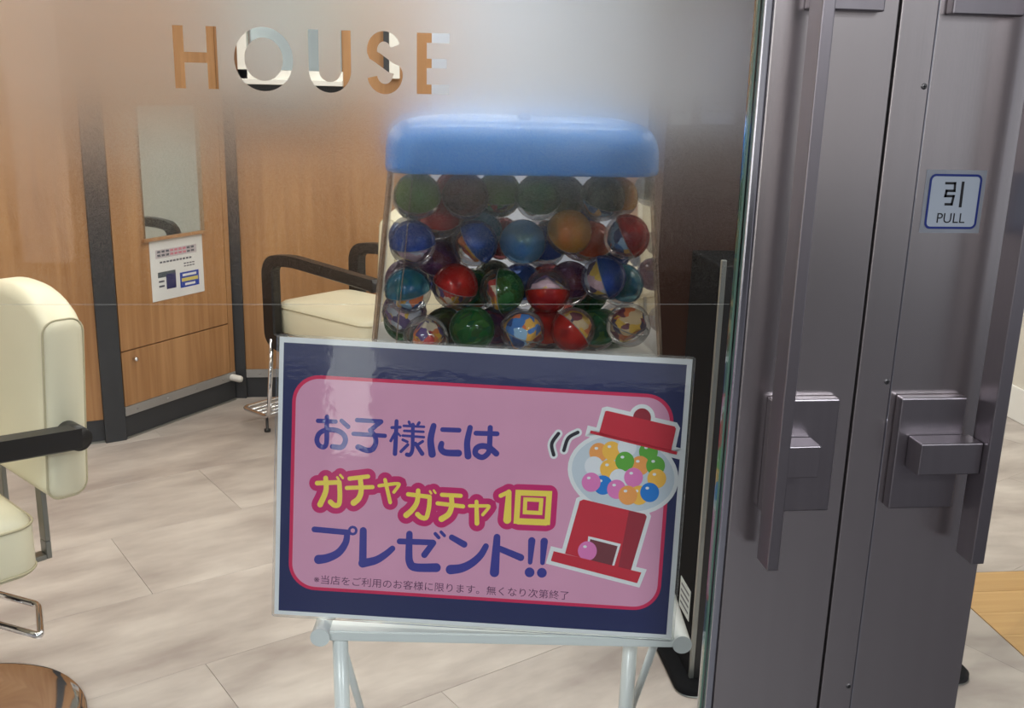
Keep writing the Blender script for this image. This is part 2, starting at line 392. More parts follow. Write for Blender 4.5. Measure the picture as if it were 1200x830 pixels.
box('far_stile', -1.21, -1.0501, -.02, .02, .01, ZT, M['steel'], d1, bev=.0015)
YS = -.0205
for z in (1.507, 1.142, .70):
    s = lathe('screw', [(.0038, 0), (.0036, .0008), (.0024, .0014), (.0008, .0014)], M['screw'], d2, 16)
    s.rotation_euler = (math.pi/2, 0, 0); s.location = (STR-.0065, -.0208, z)
    bm = bmesh.new(); b_box(bm, -.0024, .0024, -.0005, .0005, .0013, .0018); b_box(bm, -.0005, .0005, -.0024, .0024, .0013, .0018)
    from_bm('screw_slot', bm, M['rubber'], s)
def pull_handle(parent, side):
    """blade bar standing off the stile on brackets; side +1 right leaf, -1 left leaf"""
    if side > 0: bx0, bx1, px0, px1, kx0 = .744, .762, .646, .735, .661
    else: bx0, bx1, px0, px1, kx0 = .470, .485, .474, .564, .530
    h = box('pull_handle', bx0, bx1, -.082, -.044, .912, 2.12, M['steel_h'], parent, bev=.0015)
    for z0, z1, b0, b1 in ((.972, 1.124, 1.032, 1.074), (1.588, 1.74, 1.64, 1.682)):
        p = box('mounting_plate', px0, px1, -.036, YS, z0, z1, M['steel_h'], h, bev=.002)
        a, b = (kx0, bx0) if side > 0 else (bx1, kx0)
        box('bracket', a, b, -.070, -.0362, b0, b1, M['steel_h'], h, bev=.0015)
pull_handle(d1, -1); pull_handle(d2, 1)

# frosted film with HOUSE cut out of it
def offs(line, wd):
    L_, R_ = [], []
    for i, p in enumerate(line):
        a = Vector(line[max(i-1, 0)]); b = Vector(line[min(i+1, len(line)-1)]); t = (b-a).normalized(); n = Vector((-t.y, t.x))
        p = Vector(p); L_.append(tuple(p+n*wd/2)); R_.append(tuple(p-n*wd/2))
    return L_ + R_[::-1]
def ell(cx, cz, rx, rz, a0=0, a1=360, n=40):
    return [(cx+rx*math.cos(math.radians(a0+(a1-a0)*i/n)), cz+rz*math.sin(math.radians(a0+(a1-a0)*i/n))) for i in range(n+(0 if abs(a1-a0) >= 360 else 1))]
zb, zt = 1.484, 1.551; t_ = .0112; zm = (zb+zt)/2
HX = (-.235, -.188); OX = (-.170, -.1055); UX = (-.0885, -.0415); SXX = (-.0245, .0155); EX = (.0325, .0695)
loops = []
a, b = HX
loops.append([(a,zb),(a+t_,zb),(a+t_,zm-t_/2),(b-t_,zm-t_/2),(b-t_,zb),(b,zb),(b,zt),(b-t_,zt),(b-t_,zm+t_/2),(a+t_,zm+t_/2),(a+t_,zt),(a,zt)])
a, b = OX; loops.append(ell((a+b)/2, zm, (b-a)/2, .0345)); loops.append(ell((a+b)/2, zm, (b-a)/2-t_, .0345-t_))
a, b = UX; r = (b-a)/2; c = (a+b)/2
loops.append([(b, zt)] + [(b-t_, zt)] + ell(c, zb+r, r-t_, r-t_+.0005, 0, -180, 20) + [(a+t_, zt), (a, zt)] + ell(c, zb+r, r, r+.001, 180, 360, 24))
a, b = SXX; c = (a+b)/2; rr = (b-a)/2-t_/2; h4 = (zt-zb)/4 - .002
top = ell(c, zt-.0055-h4, rr*.93, h4+.0005, 20, 200, 18); bot = ell(c+.001, zb+.0055+h4, rr, h4+.001, 20, -170, 20)
loops.append(offs(top + [(c-rr*.55, zm+.0055), (c+rr*.55, zm-.0055)] + bot, t_))
a, b = EX
loops.append([(a,zb),(b,zb),(b,zb+t_*.95),(a+t_,zb+t_*.95),(a+t_,zm-t_*.42),(b-.003,zm-t_*.42),(b-.003,zm+t_*.5),(a+t_,zm+t_*.5),(a+t_,zt-t_*.95),(b,zt-t_*.95),(b,zt),(a,zt)])
cu = bpy.data.curves.new('film', 'CURVE'); cu.dimensions = '2D'; cu.fill_mode = 'BOTH'; cu.extrude = .00002
for lp in [[(-1.045, FILM_Z0), (.4235, FILM_Z0), (.4235, 2.19), (-1.045, 2.19)]] + loops:
    s = cu.splines.new('POLY'); s.points.add(len(lp)-1); s.use_cyclic_u = True
    for q, (x, z) in zip(s.points, lp): q.co = (x, z, 0, 1)
tmp = bpy.data.objects.new('film_tmp', cu); COL.objects.link(tmp)
bpy.context.view_layer.update()
me = bpy.data.meshes.new_from_object(tmp.evaluated_get(bpy.context.evaluated_depsgraph_get()))
bpy.data.objects.remove(tmp); bpy.data.curves.remove(cu)
for v in me.vertices: v.co = (v.co.x, .0045 + .00012 + v.co.z*-1, v.co.y)
bm = bmesh.new(); bm.from_mesh(me); bmesh.ops.remove_doubles(bm, verts=bm.verts[:], dist=1e-6); bpy.data.meshes.remove(me)
fo = from_bm('frosted_film', bm, M['film'], d1); fo['label'] = 'frosted film fading to clear glass, letters HOUSE cut out'
box('film_edge', -1.045, .4235, .0046, .0049, FILM_Z0-.0007, FILM_Z0-.0001, M['film_edge'], d1)

# ------------------------------------------------------------------ flat print helpers
def stroke_mesh(name, strokes, to_local, layer, m, parent, extra=0.0, nseg=7):
    """strokes: list of (points, w0, w1, smooth, closed); coordinates and widths in photo pixels.
    Each stroke is one ribbon with round ends; later strokes lie a hair above earlier ones."""
    bm = bmesh.new()
    for si, (pts, w0, w1, smooth, closed) in enumerate(strokes):
        lift = [layer + si*2e-6]
        def V(p):
            q = to_local(p.x, p.y); return bm.verts.new((q[0], -lift[0], q[1]))
        P = [Vector(p) for p in pts]
        if len(P) == 1:
            r = (w0+extra)/2
            bm.faces.new([V(P[0]+Vector((math.cos(2*math.pi*k/28), math.sin(2*math.pi*k/28)))*r) for k in range(28)]); continue
        if smooth and len(P) > 2 and not closed:
            Q = []
            for i in range(len(P)-1):
                p0 = P[max(i-1, 0)]; p1 = P[i]; p2 = P[i+1]; p3 = P[min(i+2, len(P)-1)]
                for k in range(nseg):
                    t = k/nseg
                    Q.append(.5*((2*p1)+(p2-p0)*t+(2*p0-5*p1+4*p2-p3)*t*t+(3*p1-p0-3*p2+p3)*t**3))
            Q.append(P[-1]); P = Q
        n = len(P); rails = []
        for i, p in enumerate(P):
            wd = (w0+(w1-w0)*i/max(n-1, 1)+extra)/2
            a = P[i-1] if (closed or i) else None; b = P[(i+1) % n] if (closed or i < n-1) else None
            d1 = (p-a).normalized() if a is not None else None; d2 = (b-p).normalized() if b is not None else None
            d1 = d1 or d2; d2 = d2 or d1; t = (d1+d2).normalized(); nn = Vector((-t.y, t.x)); k = wd/max(.5, nn.dot(Vector((-d1.y, d1.x))))
            lift[0] = layer + si*2e-6 + (0 if closed else i*8e-7)
            rails.append((V(p+nn*k), V(p-nn*k), p, nn, wd, lift[0]))
        for i in range(n if closed else n-1):
            A, B = rails[i], rails[(i+1) % n]; bm.faces.new((A[0], A[1], B[1], B[0]))
        if not closed:
            for R_, sgn in ((rails[0], 1), (rails[-1], -1)):
                nn, wd, p = R_[3], R_[4], R_[2]; lift[0] = R_[5]; a0 = math.atan2(nn.y, nn.x)
                arc = [V(p+Vector((math.cos(a0+sgn*math.pi*k/10), math.sin(a0+sgn*math.pi*k/10)))*wd) for k in range(1, 10)]
                bm.faces.new([R_[0]] + arc + [R_[1]])
    me = bpy.data.meshes.new(name); bm.normal_update()
    for f in bm.faces:
        if f.normal.y > 0: f.normal_flip()
    bm.to_mesh(me); bm.free(); return link(name, me, m, parent)
def poly_mesh(name, polys, to_local, layer, m, parent):
    bm = bmesh.new()
    for pts in polys: bm.faces.new([bm.verts.new((to_local(x, y)[0], -layer, to_local(x, y)[1])) for x, y in pts])
    bm.normal_update()
    for f in bm.faces:
        if f.normal.y > 0: f.normal_flip()
    me = bpy.data.meshes.new(name); bm.to_mesh(me); bm.free(); return link(name, me, m, parent)
def text_mesh(name, body, size, m, parent, loc, ang=0.0, sx=1.0, offset=0.0, width=None, align='LEFT'):
    c = bpy.data.curves.new(name, 'FONT'); c.body = body; c.size = 1; c.offset = offset; c.align_x = align; c.resolution_u = 3
    o = bpy.data.objects.new('text_tmp', c); COL.objects.link(o); bpy.context.view_layer.update()
    me = bpy.data.meshes.new_from_object(o.evaluated_get(bpy.context.evaluated_depsgraph_get()))
    bpy.data.objects.remove(o); bpy.data.curves.remove(c)
    xs = [v.co.x for v in me.vertices]; k = (width/(max(xs)-min(xs))/size) if width else sx
    x0 = min(xs) if width else 0
    for v in me.vertices:
        x, y = (v.co.x-x0)*size*k, v.co.y*size
        v.co = (loc[0]+x*math.cos(ang)-y*math.sin(ang), loc[1], loc[2]+x*math.sin(ang)+y*math.cos(ang))
    return link(name, me, m, parent)

# ------------------------------------------------------------------ PULL sticker
M['stk_white'] = mat('sticker_pale', (158, 166, 176), rough=.4, var=.02)
M['stk_clear'] = thin_clear('sticker_clear', (.9, .92, .95), body=.35, body_col=(.8, .84, .9))
M['stk_navy'] = mat('sticker_navy', (22, 40, 110), rough=.35)
M['stk_black'] = mat('sticker_black', (22, 22, 26), rough=.35)
SP = Vector((.6875, -.0198, 1.3715))
st = empty('pull_sticker', SP, label='square sticker reading PULL with navy rounded border on steel door', cat='sticker')
Z5 = .0006
def flat(name, pts, layer, m, parent, hole=None):
    bm = bmesh.new(); o_ = [bm.verts.new((x, -layer, z)) for x, z in pts]
    if hole:
        i_ = [bm.verts.new((x, -layer, z)) for x, z in hole]; n = len(pts)
        for k in range(n): bm.faces.new((o_[k], o_[(k+1) % n], i_[(k+1) % n], i_[k]))
    else: bm.faces.new(o_)
    bm.normal_update()
    for f in bm.faces:
        if f.normal.y > 0: f.normal_flip()
    me = bpy.data.meshes.new(name); bm.to_mesh(me); bm.free(); return link(name, me, m, parent)
lo = box('backing', -.039, .039, -.0005, 0, -.0385, .0385, M['stk_clear'], st)
flat('face', rrect(.0325, .0325, .006), .0006, M['stk_white'], st)
flat('border', rrect(.0340, .0335, .0075), .0008, M['stk_navy'], st, rrect(.0312, .0307, .0050))
c0 = lambda x, y: ((x-430)/830*.0975, -(y-403)/830*.0975)
kanji = [([(340,212),(450,212),(440,290),(345,290)], 30, 30, False, False), ([(345,290),(330,352),(428,352),(400,435),(335,435)], 30, 30, False, False), ([(535,195),(505,458)], 34, 34, False, False)]
# undo the picture's slant: the characters are upright on the door
us = lambda x, y: c0(x - (403-y)*.118, y)
def sharp(name, strokes, loc_, layer, m, parent):
    bm = bmesh.new()
    for pts, wd in strokes:
        P = [Vector(loc_(*p)) for p in pts]
        for a_, b_ in zip(P, P[1:]):
            d = (b_-a_).normalized()*wd*.5; n = Vector((-d.y, d.x)); a2, b2 = a_-d, b_+d
            f = bm.faces.new([bm.verts.new((q.x, -layer, q.y)) for q in (a2+n, a2-n, b2-n, b2+n)])
    bm.normal_update()
    for f in bm.faces:
        if f.normal.y > 0: f.normal_flip()
    me = bpy.data.meshes.new(name); bm.to_mesh(me); bm.free(); return link(name, me, m, parent)
sharp('kanji', [([(348,212),(445,212),(440,290),(352,290),(340,345),(432,345),(412,430),(345,430)], .0030), ([(533,208),(508,445)], .0036)], us, .0009, M['stk_black'], st)
text_mesh('pull_text', 'PULL', .0175, M['stk_black'], st, (-.0185, -.0009, -.0260), width=.0365)

# ------------------------------------------------------------------ poster board (large sign)
SC_P = Vector((.127, .177, .923))
SG_R = Matrix.Rotation(math.radians(-8.88), 3, 'Z') @ Matrix.Rotation(math.radians(-6.99), 3, 'X') @ Matrix.Rotation(math.radians(1.257), 3, 'Y')
SG_I = SG_R.transposed(); SG_N = SG_R @ Vector((0, 1, 0))
def S(x, y):
    p = SG_I @ (at_plane(x, y, SC_P, SG_N) - SC_P); return p.x, p.z
def gloss(name, rgb, var=.03):
    m = mat(name, rgb, rough=.45, coat=1.0, coatr=.035, var=var, scale=(14, 14, 14), bump=.10, bscale=(26, 26, 34)); return m
G = dict(paper=gloss('print_white', (226, 228, 230)), navy=gloss('print_navy', (21, 32, 84)), red=gloss('print_crimson', (206, 32, 84)),
         pink=gloss('print_pink', (214, 152, 182)), text=gloss('print_indigo', (54, 52, 142)), mag=gloss('print_magenta', (196, 24, 104)),
         yel=gloss('print_yellow', (240, 214, 84)), small=gloss('print_plum', (92, 44, 84)), blk=gloss('print_black', (34, 30, 42)),
         rd=gloss('print_red', (196, 36, 56)), rdd=gloss('print_dark_red', (150, 34, 52)), plum=gloss('print_maroon', (112, 48, 58)),
         gl=gloss('print_glass_grey', (196, 206, 216)), or_=gloss('print_orange', (238, 158, 84)), am=gloss('print_amber', (244, 186, 76)),
         gr=gloss('print_green', (92, 164, 58)), pk=gloss('print_ball_pink', (222, 122, 184)), bl=gloss('print_blue', (24, 120, 206)), wh=gloss('print_ball_white', (222, 224, 230)))
sg = empty('sign_board', SC_P, label='laminated navy and pink capsule toy sign propped on white stand', cat='sign')
sg.rotation_mode = 'QUATERNION'; sg.rotation_quaternion = SG_R.to_quaternion()
LAM = thin_clear('laminate_clear', (.93, .94, .94), rough=.05, gloss=1.0, body=.05)
bm = bmesh.new()
ring_o, ring_i = rrect(.3005, .2135, .005, 3), rrect(.2965, .2095, .001, 3)
for yy in (-.0012, .0002):
    pass
o1 = [bm.verts.new((x, -.0012, z)) for x, z in ring_o]; i1 = [bm.verts.new((x, -.0012, z)) for x, z in ring_i]
o2 = [bm.verts.new((x, .0002, z)) for x, z in ring_o]; i2 = [bm.verts.new((x, .0002, z)) for x, z in ring_i]
n = len(o1)
for k in range(n):
    k2 = (k+1) % n
    bm.faces.new((o1[k], o1[k2], i1[k2], i1[k])); bm.faces.new((o2[k], i2[k], i2[k2], o2[k2])); bm.faces.new((o1[k], o2[k], o2[k2], o1[k2])); bm.faces.new((i1[k], i1[k2], i2[k2], i2[k]))
from_bm('laminate_margin', bm, LAM, sg)
box('paper', -.2965, .2965, -.0010, .0025, -.2095, .2095, G['paper'], sg)
lay = [.0012 + .00018*i for i in range(12)]
q = [S(332.3, 402.3), S(807.2, 426.5), S(778.6, 742.8), S(327.3, 715.7)]
nx0, nx1 = (q[0][0]+q[3][0])/2, (q[1][0]+q[2][0])/2; nz1, nz0 = (q[0][1]+q[1][1])/2, (q[2][1]+q[3][1])/2
flat('navy_border', [(nx0, nz0), (nx1, nz0), (nx1, nz1), (nx0, nz1)], lay[0], G['navy'], sg)
q = [S(343, 438.5), S(793.5, 463), S(770.5, 714), S(338.5, 692)]
rx0, rx1 = (q[0][0]+q[3][0])/2, (q[1][0]+q[2][0])/2; rz1, rz0 = (q[0][1]+q[1][1])/2, (q[2][1]+q[3][1])/2
def rr_at(x0, x1, z0, z1, r): return [(x+(x0+x1)/2, z+(z0+z1)/2) for x, z in rrect((x1-x0)/2, (z1-z0)/2, r, 10)]
flat('crimson_border', rr_at(rx0, rx1, rz0, rz1, .040), lay[1], G['red'], sg)
flat('pink_panel', rr_at(rx0+.0052, rx1-.0052, rz0+.0052, rz1-.0052, .035), lay[2], G['pink'], sg)
def cv(ox, oy, s, strokes):
    out = []
    for st_ in strokes:
        pts, w0 = st_[0], st_[1]; w1 = st_[2] if len(st_) > 2 and st_[2] else w0; sm = st_[3] if len(st_) > 3 else True; cl = st_[4] if len(st_) > 4 else False
        out.append(([(ox+x/s, oy+y/s) for x, y in pts], w0/s, w1/s, sm, cl))
    return out
T1 = cv(360, 475, 10, [([(130,180),(335,190)],52), ([(235,135),(232,250),(231,420),(205,485),(145,470),(116,405),(148,325),(232,287),(345,292),(428,340),(450,415),(405,488),(300,482)],55,62), ([(405,178),(482,250)],48,54),
    ([(587,172),(868,188)],52,None,False), ([(868,190),(742,292)],55,None,False), ([(740,290),(795,360),(805,440),(768,512),(700,525),(600,487)],55,68), ([(545,332),(912,356)],50)])
T2 = cv(450, 480, 8.571, [([(80,180),(165,176)],30), ([(128,115),(120,300),(112,442)],40,46), ([(112,235),(70,312)],30), ([(140,235),(165,262)],22),
    ([(252,122),(262,145)],28), ([(355,130),(342,150)],30), ([(200,162),(403,172)],26), ([(205,212),(398,222)],26), ([(190,260),(402,276)],26), ([(292,150),(290,290)],38),
    ([(290,280),(287,400),(262,452),(232,450)],38,42), ([(190,302),(235,322)],28), ([(240,352),(172,420)],32), ([(390,318),(342,350)],30), ([(318,340),(385,442)],38,44),
    ([(500,162),(470,300),(485,445)],58,76), ([(590,200),(755,206)],48), ([(580,340),(572,390),(620,430),(750,436)],55,70),
    ([(866,180),(836,330),(845,465)],54,70), ([(925,236),(1136,242)],50), ([(1068,180),(1062,340),(1050,430),(988,478),(922,445),(928,390),(985,364),(1060,382),(1128,440)],52,62)])
C6 = cv(360, 605, 8.571, [([(75,130),(405,160)],58), ([(405,165),(388,265),(315,365),(205,418),(118,432)],58,94), ([(460+36*math.cos(k*math.pi/6),142+36*math.sin(k*math.pi/6)) for k in range(12)],26,None,False,True),
    ([(565,142),(560,470)],70,76,False), ([(560,470),(690,440),(790,380),(858,322)],88,58)])
ZE = [([(468.5,634.2),(507.5,635.5)],6.8,6.8,False,False), ([(508,636),(497.5,650)],7,7.5,False,False), ([(480,625.5),(479.4,648),(480.5,659),(487,664.6),(511.5,665)],7.5,10.5,True,False)]
C7 = cv(500, 610, 8, [([(82,122),(114,158)],34), ([(136,106),(168,140)],30), ([(236,156),(352,222)],54,62), ([(556,240),(505,325),(420,400),(325,445),(225,458)],56,90),
    ([(660,155),(636,485)],64,88,False), ([(692,265),(882,345)],58,66), ([(986,188),(970,390)],68,42,False), ([(965,484)],92), ([(1102,194),(1086,394)],70,44,False), ([(1080,488)],92)])
stroke_mesh('top_line_text', T1 + T2, S, lay[3], G['text'], sg)
stroke_mesh('third_line_text', C6 + ZE + C7, S, lay[3], G['text'], sg)
YEL = cv(355, 540, 10, [([(170,260),(428,250)],54,None,False), ([(430,250),(436,400),(425,505),(375,520),(325,480)],54,60), ([(270,200),(272,350),(205,510)],56,68), ([(405,192),(422,215)],28), ([(440,165),(470,200)],28),
    ([(550,207),(765,182)],50), ([(517,316),(818,306)],48), ([(675,210),(685,350),(655,440),(597,490)],56,72), ([(895,290),(1080,266)],40), ([(1080,266),(1130,276),(1068,365)],38), ([(965,222),(1025,485)],44)])
YEL += cv(460, 555, 10, [([(185,240),(430,270)],50), ([(436,270),(430,385),(398,510),(340,512),(295,475)],50,58), ([(302,197),(290,330),(230,425),(162,485)],52,68), ([(440,205),(455,230)],25), ([(485,195),(505,225)],25),
    ([(580,246),(800,258)],48), ([(530,346),(828,382)],48), ([(690,260),(695,370),(660,470),(575,530)],54,70), ([(905,376),(1080,376)],40), ([(1080,376),(1132,386),(1058,480)],38), ([(985,327),(990,580)],46,56)])
YEL += cv(560, 555, 11.86, [([(318,305),(410,262)],58), ([(432,255),(408,640)],72,110,False), ([(562,262),(992,278),(965,672),(537,655)],78,None,False,True), ([(660,355),(882,365),(868,545),(652,535)],56,None,False,True), ([(560,668),(945,685)],70,None,False)] + [([p], 78) for p in ((562,262),(992,278),(965,672),(537,655))])
stroke_mesh('magenta_outline', [q_ for q_ in YEL if not q_[4]] + cv(560, 555, 11.86, [([a_, b_], 78, None, False) for a_, b_ in zip(((562,262),(992,278),(965,672),(537,655)), ((992,278),(965,672),(537,655),(562,262)))] + [([(640,360),(880,370)], 200, None, False), ([(640,520),(870,530)], 200, None, False)]), S, lay[3], G['mag'], sg, extra=13.5)
stroke_mesh('yellow_text', YEL, S, lay[4], G['yel'], sg)
# fine print
pa, pb = S(368, 682.5), S(666, 702); an = math.atan2(pb[1]-pa[1], pb[0]-pa[0]); ln = math.hypot(pb[0]-pa[0], pb[1]-pa[1])
text_mesh('fine_print', '※当店をご利用のお客様に限ります。無くなり次第終了', .0148, G['small'], sg, (pa[0], -lay[3], pa[1]), ang=an, width=ln)
# gumball machine picture
c8 = lambda pts: [(635+x/3.608, 465+y/3.608) for x, y in pts]
def el8(cx, cy_, rx, ry, n=40, rot=0):
    cr, sr = math.cos(rot), math.sin(rot)
    return [(cx+rx*math.cos(t)*cr-ry*math.sin(t)*sr, cy_+rx*math.cos(t)*sr+ry*math.sin(t)*cr) for t in [2*math.pi*i/n for i in range(n)]]
lid8 = [(268,60),(276,58),(560,124),(566,134),(545,228),(240,158)]; brim8 = [(206,141),(572,231),(569,244),(203,153)]
globe8 = el8(343, 325, 219, 158, rot=.2); base8 = [(176,433),(436,495),(443,506),(375,735),(98,662),(160,440)]; foot8 = [(50,651),(420,741),(402,786),(38,692)]
knob8 = el8(423, 88, 38, 40)
art = [(c8(p), 34/3.608, 34/3.608, False, True) for p in (lid8, brim8, globe8, base8, foot8, knob8)]
marc = cv(635, 465, 3.608, [([(70,155),(42,198),(50,245)],15), ([(152,150),(112,174),(93,226)],15)])
stroke_mesh('picture_outline', art, S, lay[3], G['paper'], sg); stroke_mesh('motion_outline', marc, S, lay[3], G['paper'], sg, extra=5.5)
stroke_mesh('motion_lines', marc, S, lay[4], G['blk'], sg)
poly_mesh('picture_knob', [c8(knob8)], S, lay[4], G['rdd'], sg)
poly_mesh('picture_globe', [c8(globe8)], S, lay[4], G['gl'], sg)
poly_mesh('picture_base', [c8(base8)], S, lay[5], G['rd'], sg); poly_mesh('picture_base_shade', [c8([(368,480),(436,495),(443,506),(375,735),(322,722)])], S, lay[6], G['rdd'], sg)
poly_mesh('picture_slot_frame', [c8([(196,588),(333,621),(306,712),(296,712),(185,690)])], S, lay[6], G['paper'], sg)
poly_mesh('picture_slot', [c8([(204,600),(320,630),(296,714),(190,690)])], S, lay[7], G['plum'], sg)
poly_mesh('picture_lid', [c8(lid8), c8(brim8)], S, lay[10], G['rd'], sg)
poly_mesh('picture_foot', [c8(foot8)], S, lay[9], G['rd'], sg)
BALLS = [(240,235,'or_'),(295,228,'am'),(360,212,'wh'),(450,232,'gr'),(415,290,'or_'),(220,292,'wh'),(285,305,'am'),(350,272,'gr'),(480,290,'gr'),(325,345,'wh'),(387,340,'pk'),(485,345,'am'),(258,372,'bl'),(208,360,'pk'),(315,390,'pk'),(410,415,'am'),(363,415,'or_'),(455,403,'bl'),(192,650,'pk')]
for k, (x, y, c) in enumerate(BALLS):
    L0 = lay[5] + .00003*k if y < 600 else lay[8]
    b_ = poly_mesh('picture_ball', [c8(el8(x, y, 40, 41, 24))], S, L0, G[c], sg)
    poly_mesh('ball_glint', [c8(el8(x-10, y-18, 8, 6, 10))], S, L0+.00002, G['paper'], b_)

# ------------------------------------------------------------------ white folding stand under the machine
SA = math.radians(-6.4)
TLp, TRp = Vector((-.105, .165, .700)), Vector((.428, .105, .700))
sd = empty('folding_stand', (0, 0, 0), label='white metal folding stand under the capsule machine and sign', cat='stand')
back = Vector((math.sin(-SA), math.cos(SA), 0)); wid = (TRp-TLp).normalized()
TR_ = .0137
def P3(o, a=0, b=0, z=0): return o + wid*a + back*b + Vector((0, 0, z))
for o_, s in ((TLp, 1), (TRp, -1)):
    t = tube('top_tube', [P3(o_), P3(o_, b=.004), P3(o_, b=.60)], TR_, M['whitemetal'], sd, 20)
    ec = tube('end_cap', [P3(o_, b=-.004), P3(o_, b=-.0005)], TR_*1.05, M['whitemetal'], t, 28)
    for f in ec.data.polygons: f.use_smooth = False
    x = .032*s
    tube('brace_rod', [P3(o_, x if s < 0 else .021, .03, -.006), P3(o_, x if s < 0 else .021, .56, -.69)], .0065, M['whitemetal'], sd, 10)
    xo = .026 if s > 0 else -.061; bo = .02 if s > 0 else .10
    tube('leg', [P3(o_, xo, bo, -.012), P3(o_, xo, bo+.04, -.6925)], .0118, M['whitemetal'], sd, 14)
def bar(name, b, z0, z1, d):
    bm = bmesh.new(); a0, a1 = TR_*.8, (TRp-TLp).length-TR_*.8; v = []
    for z in (z0, z1):
        for a, bb in ((a0, b), (a1, b), (a1, b+d), (a0, b+d)): v.append(bm.verts.new(P3(TLp, a, bb, z)))
    for f in ((0,3,2,1),(4,5,6,7),(0,1,5,4),(1,2,6,5),(2,3,7,6),(3,0,4,7)): bm.faces.new([v[i] for i in f])
    bmesh.ops.bevel(bm, geom=bm.edges[:], offset=.002, segments=2, affect='EDGES')
    return from_bm(name, bm, M['whitemetal'], sd)
bar('front_ledge', .004, -.010, .0065, .035); bar('rear_ledge', .55, -.010, .0065, .03); bar('top_shelf', .12, .009, .0135, .44)
tube('foot_bar', [P3(TLp, .06, .56, -.687), P3(TRp, -.06, .56, -.687)], .0065, M['whitemetal'], sd, 10)

# ------------------------------------------------------------------ capsule vending machine
MX, MY = .207, .50
mc = empty('capsule_machine', (MX, MY, .7137), label='capsule toy vending machine with blue lid and clear globe', cat='vending machine')
def ring(hx, hy, r, z, n=8, bow=0.0):
    return [(x, y, z) for x, y in rrect(hx, hy, r, n)]
z0 = .7137
GB, GT = 1.055, 1.366
HD = .165
def gl_h(z): t = (z-GB)/(GT-GB); return .236-.031*t, HD-.012*t
# body below the globe
loft('body', [ring(.20, .155, .03, 0), ring(.205, .158, .03, .004), ring(.215, .162, .03, .30), ring(.232, .168, .03, .325), ring(.234, .168, .03, GB-z0-.002)], M['machinebody'], mc)
fp = box('coin_panel', -.11, .11, -.166, -.158, .10, .27, M['plate'], mc, bev=.004)
kb = lathe('turn_knob', [(.045, 0), (.045, .012), (.040, .018), (.012, .018), (.012, .03)], M['silver'], fp, 28); kb.rotation_euler = (math.pi/2, 0, 0); kb.location = (0, -.166, .19)
box('chute_door', -.06, .06, -.164, -.157, .015, .085, M['blackgloss'], mc, bev=.004)
# globe shell
rings = [[(x, y, z-z0) for x, y in rrect(*gl_h(z), .035, 8)] for z in [GB+(GT-GB)*i/6 for i in range(7)]]
gs = loft('globe', rings, M['globe'], mc, cap0=False, cap1=False)
for a_, b_ in ((-1, -1), (1, -1)):
    pts = []
    for i in range(7):
        z = GB+(GT-GB)*i/6; hx, hy = gl_h(z); pts.append((a_*(hx-.0006), b_*(hy-.036), z-z0))
    tube('corner_bead', pts, .0045, M['globe_edge'], gs, 8)
pts = []
for i in range(7):
    z = GB+(GT-GB)*i/6; hx, hy = gl_h(z); pts.append((-hx+.034, -hy-.0002, z-z0))
tube('corner_seam', pts, .0012, M['globe_edge'], gs, 6)
lathe_r = [(x, y, GB-z0-.001) for x, y in rrect(.236, HD, .035, 8)]
loft('base_rim', [[(x, y, GB-z0-.0015) for x, y in rrect(.238, HD+.003, .036, 8)], [(x, y, GB-z0+.006) for x, y in rrect(.238, HD+.003, .036, 8)]], M['plate'], mc)
LR = [(1.3635, .006), (1.366, .001), (1.372, 0), (1.402, .001), (1.418, .005), (1.431, .013), (1.440, .026), (1.446, .045), (1.4505, .075), (1.453, .12), (1.4535, .15)]
lid = loft('lid', [[(x, y, z-z0) for x, y in rrect(.2125-i_, HD+.004-i_*.92, max(.045-i_*.25, .004), 10)] for z, i_ in LR], M['bluelid'], mc)
lk = lathe('lid_lock', [(.011, 0), (.011, .004), (.008, .006), (.003, .006)], M['machinebody'], lid, 20); lk.location = (0, -HD+.045, 1.4455-z0); lk.rotation_euler = (math.radians(28), 0, 0)

